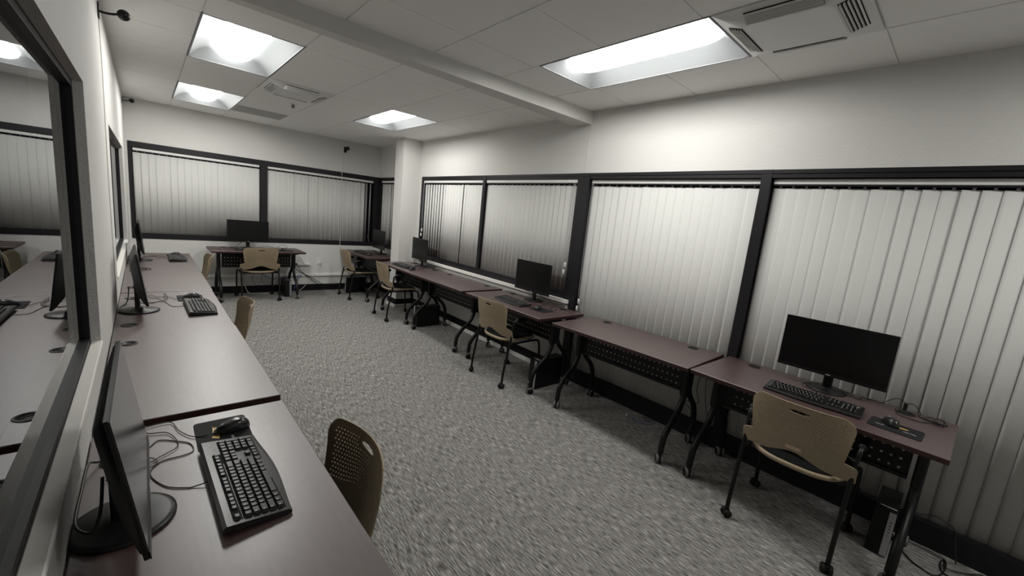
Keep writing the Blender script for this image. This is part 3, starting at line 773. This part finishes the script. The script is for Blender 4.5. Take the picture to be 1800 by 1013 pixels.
def make_keyboard(label, loc, rz, keys_as='parts', grp='black keyboards', length=0.452):
    r = empty('keyboard', label, 'keyboard', grp, loc, rz)
    L, Dp = length / 2, 0.155
    # body: front edge bowed towards the user, wedge rising to the back
    mb = MB(); n_ = 20; vs = []
    for j, (yk, zt, zb) in enumerate(((0, 0.010, 0.002), (0.06, 0.0145, 0.0), (0.95, 0.028, 0.010), (1.0, 0.024, 0.012))):
        for i in range(n_ + 1):
            t = -1 + 2 * i / n_
            bow = -0.014 * (cos(t * pi / 2) ** 1.5) if j < 2 else 0
            y = -0.072 + yk * Dp + bow
            vs.append((t * L, y, zt)); vs.append((t * L, y, zb))
    S = 2 * (n_ + 1); fs = []
    for j in range(3):
        for i in range(n_):
            a = j * S + 2 * i
            fs.append((a, a + 2, a + S + 2, a + S)); fs.append((a + 1, a + S + 1, a + S + 3, a + 3))
        fs.append((j * S, j * S + S, j * S + S + 1, j * S + 1)); e = j * S + 2 * n_
        fs.append((e, e + 1, e + S + 1, e + S))
    for i in range(n_):
        fs.append((2 * i, 2 * i + 1, 2 * i + 3, 2 * i + 2)); a = 3 * S + 2 * i; fs.append((a, a + 2, a + 3, a + 1))
    mb.add(vs, fs)
    # dark wells beneath the key blocks
    tl = math.atan2(0.0135, 0.138)
    MT = T(0, 0, 0.0205) @ RX(tl)
    for xa, xb, ya, yb in ((-11.3, 3.8, -3.3, 2.0), (-11.3, 3.8, 2.1, 3.2), (3.9, 7.0, 0.6, 3.2), (3.9, 7.0, -3.3, -2.2), (7.1, 11.3, -3.3, 2.0)):
        mb.box(xa * U, xb * U, ya * U, yb * U, -0.001, 0.0012, 1, MT)
    mb.build('shell', [kbody_m, dark_m], r)
    mb = MB(); mb.box(-L + 0.004, -L + 0.02, 0.055, 0.065, -0.019, -0.009, 0, MT); mb.box(L - 0.02, L - 0.004, 0.055, 0.065, -0.019, -0.009, 0, MT); mb.build('foot', plast_m, r)
    mb = MB()
    for i in range(3): mb.box(8.2 * U + i * 0.02, 8.2 * U + i * 0.02 + 0.004, 2.55 * U, 2.62 * U, 0.0003, 0.0006, 0, MT)
    mb.box(9.3 * U + 0.018, 9.3 * U + 0.034, 2.85 * U, 3.05 * U, 0.0003, 0.0006, 0, MT)
    mb.build('logo_print', legend_m, r)
    rest = MB(); cnt = 0
    for x, y, w_, h_ in KEYS:
        kx = (x + w_ / 2 - 11.25) * U; ky = (3.1 - y - h_ / 2) * U
        M = MT @ T(kx, ky, 0.0008)
        if keys_as == 'parts' and cnt < 100 and not (y == 0 and x > 15):
            kk = (w_, h_)
            if kk not in _km: _km[kk] = key_mb(w_, h_).mesh('key', [key_m, legend_m])
            o = bpy.data.objects.new('key', _km[kk]); COL.objects.link(o); o.parent = r; o.matrix_local = M; cnt += 1
        else: key_mb(w_, h_, M, rest)
    if rest.v: rest.build('keys', [key_m, legend_m], r, kind='stuff')
    return r
KZ = ZD + 0.0005
make_keyboard('large black keyboard in the left foreground, keys fully readable', (0.352, 1.620, KZ), pi / 2 + 0.03)
make_keyboard('black keyboard on the nearest right desk just above the chair back', (2.966, 0.758, KZ), -pi / 2 + 0.02)
make_keyboard('black keyboard on the left desk beside the second monitor', (0.435, 3.868, KZ), pi / 2 + 0.02)
make_keyboard('black keyboard on the middle right desk behind the chair', (2.975, 3.365, KZ), -pi / 2 - 0.12, 'mass')
make_keyboard('black keyboard on the desk beside the white column', (2.985, 5.81, KZ), -pi / 2, 'mass')
make_keyboard('black keyboard on the far corner desk', (2.985, 7.35, KZ), -pi / 2, 'mass')
make_keyboard('farthest black keyboard on the left desks', (0.430, 6.39, KZ), pi / 2, 'mass')
make_keyboard('black keyboard behind the chair on the back wall desk', (1.36, 7.40, KZ), 0, 'mass')

# ================================================================= MICE AND MATS
def make_mouse(label, loc, rz, grp='black mice'):
    r = empty('mouse', label, 'mouse', grp, loc, rz)      # front of the mouse towards +y
    mb = MB(); nu, nv = 20, 9; vs = []; fs = []
    for j in range(nv + 1):
        ph = pi / 2 * j / nv
        for i in range(nu):
            a = 2 * pi * i / nu
            x = 0.030 * cos(a) * (cos(ph) ** 0.45); y = 0.056 * sin(a) * (cos(ph) ** 0.55)
            x *= 1 - 0.12 * cos(2 * a) * 0.5 - (0.10 if abs(sin(a)) < 0.5 else 0) * 0.6
            z = 0.002 + 0.036 * sin(ph) * (1 - 0.30 * (y / 0.056) - 0.22 * (y / 0.056) ** 2)
            vs.append((x, y, z))
    for j in range(nv):
        for i in range(nu): fs.append((j * nu + i, j * nu + (i + 1) % nu, (j + 1) * nu + (i + 1) % nu, (j + 1) * nu + i))
    fs.append(tuple(range(nu - 1, -1, -1))); mb.add(vs, fs, 0, True)
    mb.build('mouse_body', mat('mouse plastic', (0.018, 0.018, 0.019), 0.22), r)
    mb = MB().lathe([(0.009, -0.003), (0.0105, 0), (0.009, 0.003)], 16, 0, T(0, 0.030, 0.0225) @ RY(pi / 2)); mb.build('scroll_wheel', silver_m, r)
    return r
def make_pad(label, loc, rz, grp='black mouse mats', prints=True, w_=0.205, h_=0.155):
    o = MB().prism(rrect(-w_ / 2, w_ / 2, -h_ / 2, h_ / 2, 0.014), 0, 0.003).build('mouse_mat', pad_m)
    o.location = loc; o.rotation_euler = (0, 0, rz); tag(o, label, 'mouse mat', grp)
    if prints:
        mb = MB()
        mb.prism([(0.006, 0.008), (0.045, 0.016), (0.038, 0.022), (0.052, 0.026), (0.004, 0.030), (-0.002, 0.020)], 0.003, 0.0033)
        mb.prism([(-0.045, 0.016), (-0.006, 0.010), (0.0, 0.020), (-0.028, 0.036)], 0.003, 0.0033)
        mb.prism([(-0.006, -0.006), (0.010, -0.002), (0.002, 0.010)], 0.003, 0.0033)
        mb.build('emblem', gold_m, o)
        text('lettering', 'MAIN', 0.013, T(-0.058, -0.022, 0.0031), legend_m, o); text('lettering', 'CENTER', 0.013, T(0.055, -0.022, 0.0031), legend_m, o)
    return o
# left foreground mat: user faces -x, so "up" of the print points to -x
make_pad('black mouse mat with gold emblem in the left foreground', (0.340, 1.940, ZD + 0.0005), pi / 2)
make_mouse('black mouse on the mat in the left foreground', (0.366, 1.938, ZD + 0.0036), pi / 2 + 0.12)
make_pad('black mouse mat with gold emblem on the nearest right desk', (2.953, 0.398, ZD + 0.0005), -pi / 2 - 0.04)
make_mouse('glossy black mouse on the mat on the nearest right desk', (2.985, 0.420, ZD + 0.0036), -pi / 2 + 0.45)
make_pad('black mouse mat beside the keyboard of the second left monitor', (0.400, 4.215, ZD + 0.0005), pi / 2, prints=False)
make_mouse('black mouse beside the keyboard of the second left monitor', (0.405, 4.200, ZD + 0.0036), pi / 2 + 0.1)
make_pad('black mouse mat on the middle right desk', (3.02, 2.985, ZD + 0.0005), -pi / 2, prints=False)
make_mouse('black mouse on the middle right desk', (3.00, 3.01, ZD + 0.0036), -pi / 2 + 0.4)
make_mouse('black mouse on the desk beside the white column', (2.95, 5.47, ZD + 0.0006), -pi / 2 + 0.2)
make_pad('farthest black mouse mat on the left desks', (0.42, 6.70, ZD + 0.0005), pi / 2, prints=False, w_=0.18)
make_mouse('farthest black mouse on the left desks', (0.42, 6.70, ZD + 0.0036), pi / 2)
make_pad('black mouse mat on the back wall desk', (1.80, 7.42, ZD + 0.0005), 0, prints=False)
make_mouse('black mouse on the back wall desk', (1.76, 7.43, ZD + 0.0036), 0.1)
make_mouse('black mouse on the far corner desk', (2.98, 7.03, ZD + 0.0006), -pi / 2)

# ================================================================= COMPUTERS
def make_pc(label, loc, rz, grp='black computer towers', h_=0.27, w_=0.092, d_=0.30, strip=1):
    r = empty('computer_tower', label, 'computer', grp, loc, rz)     # front faces -y
    MB().box(-w_ / 2, w_ / 2, -d_ / 2 + 0.012, d_ / 2, 0.006, h_, ch=0.003).build('case', plast_m, r)
    mb = MB(); mb.box(-w_ / 2, w_ / 2, -d_ / 2, -d_ / 2 + 0.012, 0.006, h_, 0, ch=0.003)
    mb.build('front_panel', black_m, r)
    sx = strip * (w_ / 2 - 0.016)
    mb = MB(); mb.box(sx - 0.014, sx + 0.014, -d_ / 2 - 0.002, -d_ / 2 + 0.002, 0.010, h_ - 0.006, 0, ch=0.0008)
    for i in range(5): mb.box(sx - 0.003, sx + 0.004, -d_ / 2 - 0.0026, -d_ / 2 - 0.0018, h_ * 0.48 + i * 0.019, h_ * 0.48 + i * 0.019 + (0.006 if i else 0.003), 1)
    mb.build('port_strip', [silver_m, dark_m], r)
    MB().box(-w_ / 2 + 0.018, w_ / 2 - 0.006, -d_ / 2 + 0.035, -d_ / 2 + 0.042, h_, h_ + 0.001).build('label', wcable_m, r)
    mb = MB()
    for a in (-1, 1):
        for c in (-1, 1): mb.box(a * (w_ / 2 - 0.015) - 0.008, a * (w_ / 2 - 0.015) + 0.008, c * (d_ / 2 - 0.03) - 0.008, c * (d_ / 2 - 0.03) + 0.008, 0, 0.007)
    mb.build('foot', caster_m, r)
    return r
make_pc('black computer tower on the carpet under the nearest right desk', (3.215, 0.352, 0), -pi / 2)
p3 = make_pc('black computer tower with a white sticker under the middle right desk', (3.085, 2.892, 0), -pi / 2 - 0.03, h_=0.29, d_=0.36, w_=0.10)
MB().box(-0.040, -0.020, -0.1825, -0.1815, 0.035, 0.060).build('sticker', wcable_m, p3)
make_pc('black computer tower under the desk beside the white column', (3.08, 5.215, 0), -pi / 2, h_=0.29, d_=0.36, w_=0.10, strip=-1)
make_pc('black computer tower under the far corner desk', (2.98, 7.61, 0), -pi / 2 + 0.05, h_=0.28, d_=0.34, strip=-1)
make_pc('slim black computer tower with silver strip under the back wall desk', (1.850, 7.62, 0), 0.0)

# ================================================================= OUTLET, POWER BAR
r = empty('wall_outlet', 'white wall outlet with a plug between the back desk and the corner desk', 'outlet', None, (2.445, YB, 0.525))
MB().box(-0.040, 0.040, -0.006, 0, -0.062, 0.062, ch=0.002).build('cover_plate', white_m, r)
MB().box(-0.022, 0.022, -0.030, -0.006, -0.045, -0.008, ch=0.004).build('plug', white_m, r)
mb = MB(); mb.box(-0.008, -0.005, -0.0066, -0.006, 0.015, 0.025); mb.box(0.005, 0.008, -0.0066, -0.006, 0.015, 0.025); mb.lathe([(0.003, 0), (0.003, 0.0006)], 8, 0, T(0, -0.006, 0.008) @ RX(pi / 2)); mb.build('socket_slots', dark_m, r)
r = empty('power_bar', 'white power bar fixed to the back wall at the right end of the desk', 'power strip', None, (2.12, YB, 0.47))
MB().box(-0.17, 0.17, -0.045, 0, -0.018, 0.018, ch=0.005).build('bar', white_m, r)
MB().box(-0.075, -0.045, -0.085, -0.045, -0.006, 0.022, ch=0.005).build('plug', plast_m, r)

# ================================================================= CABLES
def cable(pts, rad, mt, label, grp=None):
    o = MB().tube(pts, rad, 6).build('cable', mt); return tag(o, label, 'cable', grp)
zc = ZD + 0.0025
def flat(l, z=zc): return [(x, y, z) for x, y in l]
cm = mat('cable rubber', (0.012, 0.012, 0.012), 0.45)
cable([(0.276, 1.64, ZD + 0.012), (0.235, 1.65, zc)] + flat([(0.219, 1.656), (0.179, 1.688), (0.15, 1.751), (0.146, 1.8), (0.173, 1.838), (0.224, 1.842), (0.25, 1.857), (0.246, 1.908), (0.217, 1.942), (0.171, 1.979), (0.148, 1.953), (0.12, 1.893), (0.09, 1.86), (0.05, 1.84)]), 0.0017, cm, 'thin black keyboard cable curling on the left foreground desk')
cable([(0.298, 1.930, ZD + 0.010), (0.28, 1.935, ZD + 0.006)] + flat([(0.249, 1.957), (0.221, 2.019), (0.206, 2.09), (0.174, 2.10), (0.131, 2.085), (0.143, 2.04), (0.19, 2.019), (0.214, 1.944), (0.209, 1.898), (0.168, 1.863), (0.141, 1.837), (0.118, 1.831), (0.12, 1.864), (0.147, 1.869), (0.162, 1.837), (0.146, 1.813), (0.1, 1.796), (0.05, 1.80)], ZD + 0.005), 0.0017, cm, 'thin black mouse cable looping on the left foreground desk')
cable([(0.060, 1.60, 0.88), (0.055, 1.56, 0.81), (0.040, 1.530, 0.785), (0.012, 1.57, 0.79), (0.012, 1.70, 0.795), (0.016, 1.83, 0.80), (0.03, 1.90, 0.765), (0.05, 1.94, ZD + 0.004)], 0.0035, cm, 'thick black monitor cable looping beside the left window sill')
cable(flat([(0.364, 3.95), (0.31, 3.944), (0.28, 3.964), (0.26, 4.054), (0.248, 4.105), (0.223, 4.144), (0.183, 4.099), (0.158, 4.098), (0.10, 4.12)]), 0.0018, cm, 'keyboard cable on the desk of the second left monitor')
cable(flat([(0.335, 4.21), (0.312, 4.18), (0.28, 4.25), (0.207, 4.28), (0.174, 4.36), (0.159, 4.33), (0.18, 4.238), (0.212, 4.23), (0.239, 4.14), (0.261, 4.167), (0.267, 4.267), (0.255, 4.40), (0.249, 4.32), (0.245, 4.138), (0.16, 4.10), (0.08, 4.2)], ZD + 0.006), 0.0018, cm, 'tangled mouse cable on the desk of the second left monitor')
cable([(0.065, 3.95, 0.90), (0.055, 4.10, 0.80), (0.045, 4.12, 0.757), (0.015, 3.98, 0.757), (0.012, 3.84, 0.757)], 0.0035, cm, 'thick black cable behind the second left monitor')
cable(flat([(0.355, 6.46), (0.261, 6.457), (0.228, 6.60), (0.178, 6.507), (0.131, 6.561), (0.216, 6.64), (0.326, 6.583)]), 0.0022, cm, 'black cables on the farthest left desk')
cable([(0.065, 6.36, 0.88), (0.04, 6.50, 0.80), (0.015, 6.4, 0.77), (0.012, 6.2, 0.757), (0.012, 6.0, 0.757)], 0.0035, cm, 'thick black cable behind the farthest left monitor')
cable(flat([(0.05, 5.70), (0.10, 5.66), (0.16, 5.60), (0.08, 5.55), (0.04, 5.62), (0.14, 5.68), (0.19, 5.60), (0.11, 5.50)], ZD + 0.009), 0.003, cm, 'bundle of black cables lying on the empty far left desk')
# right nearest desk
cable([(3.045, 0.715, ZD + 0.02)] + flat([(3.10, 0.745), (3.165, 0.78), (3.195, 0.845), (3.25, 0.865), (3.33, 0.845), (3.36, 0.79), (3.37, 0.75)]), 0.0018, cm, 'keyboard cable around the base of the nearest right monitor')
cable(flat([(3.36, 0.66), (3.28, 0.60), (3.30, 0.58), (3.34, 0.585), (3.33, 0.54), (3.35, 0.56), (3.345, 0.50), (3.36, 0.49)], ZD + 0.004) + [(3.36, 0.44, 0.800), (3.355, 0.405, 0.795), (3.352, 0.393, 0.772)], 0.0020, cm, 'black cable arching into the desk grommet at far right')
cable([(3.352, 0.391, 0.785), (3.36, 0.372, 0.795), (3.36, 0.350, 0.784), (3.35, 0.330, 0.757), (3.30, 0.332, zc), (3.27, 0.286, zc), (3.33, 0.262, zc + 0.012), (3.31, 0.236, zc + 0.010), (3.26, 0.250, zc), (3.28, 0.30, zc), (3.32, 0.29, zc + .008), (3.30, 0.236, zc + .01), (3.24, 0.240, zc), (3.235, 0.284, zc), (3.204, 0.317, zc), (3.202, 0.361, zc), (3.215, 0.412, zc), (3.31, 0.43, zc)], 0.0022, cm, 'bundled black cable at the right end of the nearest right desk')
tag(MB().box(-0.011, 0.011, -0.009, 0.009, 0, 0.040, ch=0.003).build('usb_plug', cm), 'black plug standing in the grommet of the nearest right desk', 'plug').location = (3.345, 0.395, ZD + 0.004)
tag(MB().tube([(3.24, 0.222, ZD + 0.012), (3.255, 0.32, ZD + 0.012)], 0.006, 8).build('cable_tie', cm), 'black bundled plug and tie at the right end of the nearest right desk', 'cable tie')
zf = 0.006
cable([(3.30, 0.36, 0.12), (3.24, 0.27, 0.02)] + flat([(3.174, 0.217), (3.143, 0.172), (3.131, 0.129), (3.182, 0.098), (3.281, 0.085), (3.345, 0.090), (3.302, 0.105), (3.22, 0.1), (3.196, 0.072), (3.17, 0.02)], zf), 0.0035, cm, 'thick black cable coiled on the carpet at the lower right corner')
cable([(3.34, 0.34, 0.2), (3.345, 0.26, 0.03)] + flat([(3.36, 0.19), (3.35, 0.14), (3.33, 0.09), (3.26, 0.09), (3.27, 0.05), (3.31, 0.00), (3.36, -0.05), (3.35, -0.12)], zf + 0.006), 0.0035, cm, 'second black cable looping on the carpet at the lower right corner')
cable([(3.34, 0.30, 0.18), (3.37, 0.205, 0.198), (3.375, 0.178, 0.209), (3.375, 0.14, 0.209), (3.375, 0.11, 0.200), (3.37, 0.086, 0.177), (3.365, 0.075, 0.12), (3.35, 0.05, 0.01)], 0.0035, cm, 'black cable arching against the blind at the lower right corner')
cable([(3.30, 1.20, 0.62), (3.33, 1.10, 0.40), (3.35, 0.90, 0.28), (3.36, 0.62, 0.20), (3.34, 0.46, 0.20)], 0.003, cm, 'black cable drooping under the nearest right desk')
cable([(3.30, 1.50, 0.60), (3.31, 1.52, 0.45), (3.33, 1.50, 0.33), (3.34, 1.62, 0.30), (3.32, 1.50, 0.22), (3.25, 1.52, 0.06), (3.24, 1.48, 0.01)], 0.0028, cm, 'black cable hanging below the right end of the empty right desk')
cable([(3.33, 1.48, 0.60), (3.34, 1.45, 0.35), (3.35, 1.40, 0.20)], 0.0025, cm, 'thin black cable hanging straight beside the desk leg')
cable(flat([(3.282, 2.024), (3.240, 1.936), (3.262, 1.860), (3.330, 1.825), (3.375, 1.850), (3.385, 1.91)], 0.005), 0.0022, blue_m, 'thin blue cable curved on the carpet under the empty right desk')
cable(flat([(3.36, 1.95), (3.31, 1.90), (3.33, 1.86), (3.37, 1.88), (3.36, 1.95)], 0.009), 0.0028, cm, 'small black cable loop on the carpet beside the blue cable')
tag(MB().box(-0.010, 0.010, -0.006, 0.006, 0, 0.010).build('cable_plug', wcable_m), 'white plug at the end of the blue cable', 'plug').location = (3.262, 2.045, 0.0)
# middle right desk
cable([(3.30, 3.36, 0.86), (3.345, 3.25, 0.785), (3.355, 3.115, 0.760), (3.35, 3.024, 0.775), (3.345, 2.975, 0.760)], 0.0024, cm, 'black monitor cable arching on the middle right desk')
cable(flat([(3.05, 3.04), (3.12, 3.09), (3.244, 3.153), (3.279, 3.09), (3.166, 2.98), (3.224, 3.054), (3.12, 2.94), (3.19, 2.93), (3.29, 3.08), (3.34, 3.0)]), 0.0022, cm, 'tangled black cables beside the mouse on the middle right desk')
cable(flat([(3.28, 3.72), (3.30, 3.60), (3.34, 3.50)]), 0.0022, cm, 'short black cable left of the monitor base on the middle right desk')
for dx, dy in ((0, 0), (0.02, 0.05)): cable([(3.29 + dx, 2.78 + dy, 0.5), (3.32 - dx, 2.74 + dy, 0.28), (3.26, 2.70, 0.10), (3.33 - dx, 2.66 + dy, 0.16), (3.30, 2.72 + dy, 0.012), (3.27, 2.80, 0.012)], 0.003, cm, ('black cable dangling behind the leg of the middle right desk' if dx == 0 else 'second black cable dangling behind the leg of the middle right desk'))
# desk beside the column
cable(flat([(3.20, 6.02), (3.28, 6.06), (3.33, 6.0), (3.29, 5.93)], ZD + 0.01), 0.003, cm, 'black cable left of the monitor beside the white column')
cable(flat([(3.02, 5.50), (3.15, 5.55), (3.28, 5.62), (3.33, 5.45), (3.24, 5.38), (3.30, 5.50), (3.36, 5.36)]), 0.0026, cm, 'tangled cables right of the monitor beside the white column')
cable([(3.29, 7.05, 0.88), (3.33, 6.92, 0.78), (3.33, 6.80, 0.757), (3.20, 6.90, 0.757), (3.10, 7.0, 0.757)], 0.003, cm, 'black cable on the far corner desk')
# back desk
cable([(1.30, 7.72, 0.90), (1.20, 7.76, 0.77), (1.10, 7.70, 0.757), (1.15, 7.62, 0.757), (1.25, 7.64, 0.757)], 0.0026, cm, 'black cable left of the back wall monitor')
cable([(1.45, 7.72, 0.757), (1.62, 7.77, 0.78), (1.72, 7.70, 0.757), (1.80, 7.76, 0.80), (1.87, 7.76, 0.80), (1.88, 7.70, 0.757)], 0.0026, cm, 'black cable arching right of the back wall monitor')
yb = YB - 0.034
cable([(2.06, YB - 0.06, 0.45), (2.01, YB - 0.06, 0.42), (2.12, yb, 0.341), (2.24, yb, 0.263), (2.322, yb, 0.195), (2.426, yb, 0.109), (2.48, yb, 0.02)], 0.0045, cm, 'thick black cord running down from the power bar to the baseboard')
cable([(2.085, YB - 0.07, 0.46), (2.11, yb, 0.42), (2.16, yb, 0.329), (2.301, yb - 0.01, 0.24), (2.425, yb, 0.165), (2.531, yb, 0.105), (2.66, yb, 0.115), (2.72, yb, 0.10), (2.64, yb, 0.09)], 0.0045, cm, 'second black cord crossing below the power bar')
cable([(1.55, 7.82, 0.32), (1.65, 7.84, 0.25), (1.77, 7.85, 0.23), (1.899, 7.85, 0.267), (2.031, 7.85, 0.264), (2.137, 7.85, 0.295), (2.09, 7.85, 0.22), (2.05, 7.85, 0.13), (2.02, 7.85, 0.03)], 0.005, blue_m, 'blue network cable behind the computer at the back wall')
cable([(2.445, YB - 0.03, 0.50), (2.42, yb - 0.01, 0.44), (2.347, yb - 0.01, 0.281), (2.288, yb, 0.194), (2.229, yb, 0.119), (2.15, yb, 0.03), (2.05, 7.82, 0.012)], 0.004, wcable_m, 'white cord running from the wall outlet to the floor')
cable([(2.45, YB - 0.028, 0.50), (2.446, YB - 0.010, 0.42), (2.446, YB - 0.034, 0.29), (2.446, YB - 0.010, 0.20), (2.446, YB - 0.02, 0.12)], 0.0025, wcable_m, 'thin white wire hanging straight below the wall outlet')
cable([(1.30, 7.86, 0.20), (1.35, 7.80, 0.03), (1.48, 7.76, 0.012), (1.63, 7.76, 0.012), (1.75, 7.79, 0.012)], 0.005, wcable_m, 'white cable on the carpet under the back wall desk')
for k, (xx, l_) in enumerate(((1.30, 'left'), (1.42, 'middle'), (1.55, 'right'))): cable([(xx, 7.80, 0.66), (xx + 0.02, 7.83, 0.40), (xx - 0.01, 7.84, 0.22), (xx + 0.05, 7.83, 0.13), (xx + 0.08, 7.82, 0.16)], 0.003, cm, f'thin black cable hanging under the back wall desk, {l_} of three')
cable([(1.72, 7.80, 0.62), (1.70, 7.82, 0.40), (1.76, 7.83, 0.28), (1.66, 7.83, 0.16), (1.72, 7.82, 0.10)], 0.003, cm, 'black cable hanging behind the slim computer tower')
cable([(3.30, 6.0, 0.55), (3.34, 5.95, 0.30), (3.36, 5.85, 0.22), (3.34, 5.80, 0.12)], 0.003, cm, 'black cable drooping under the desk beside the white column')
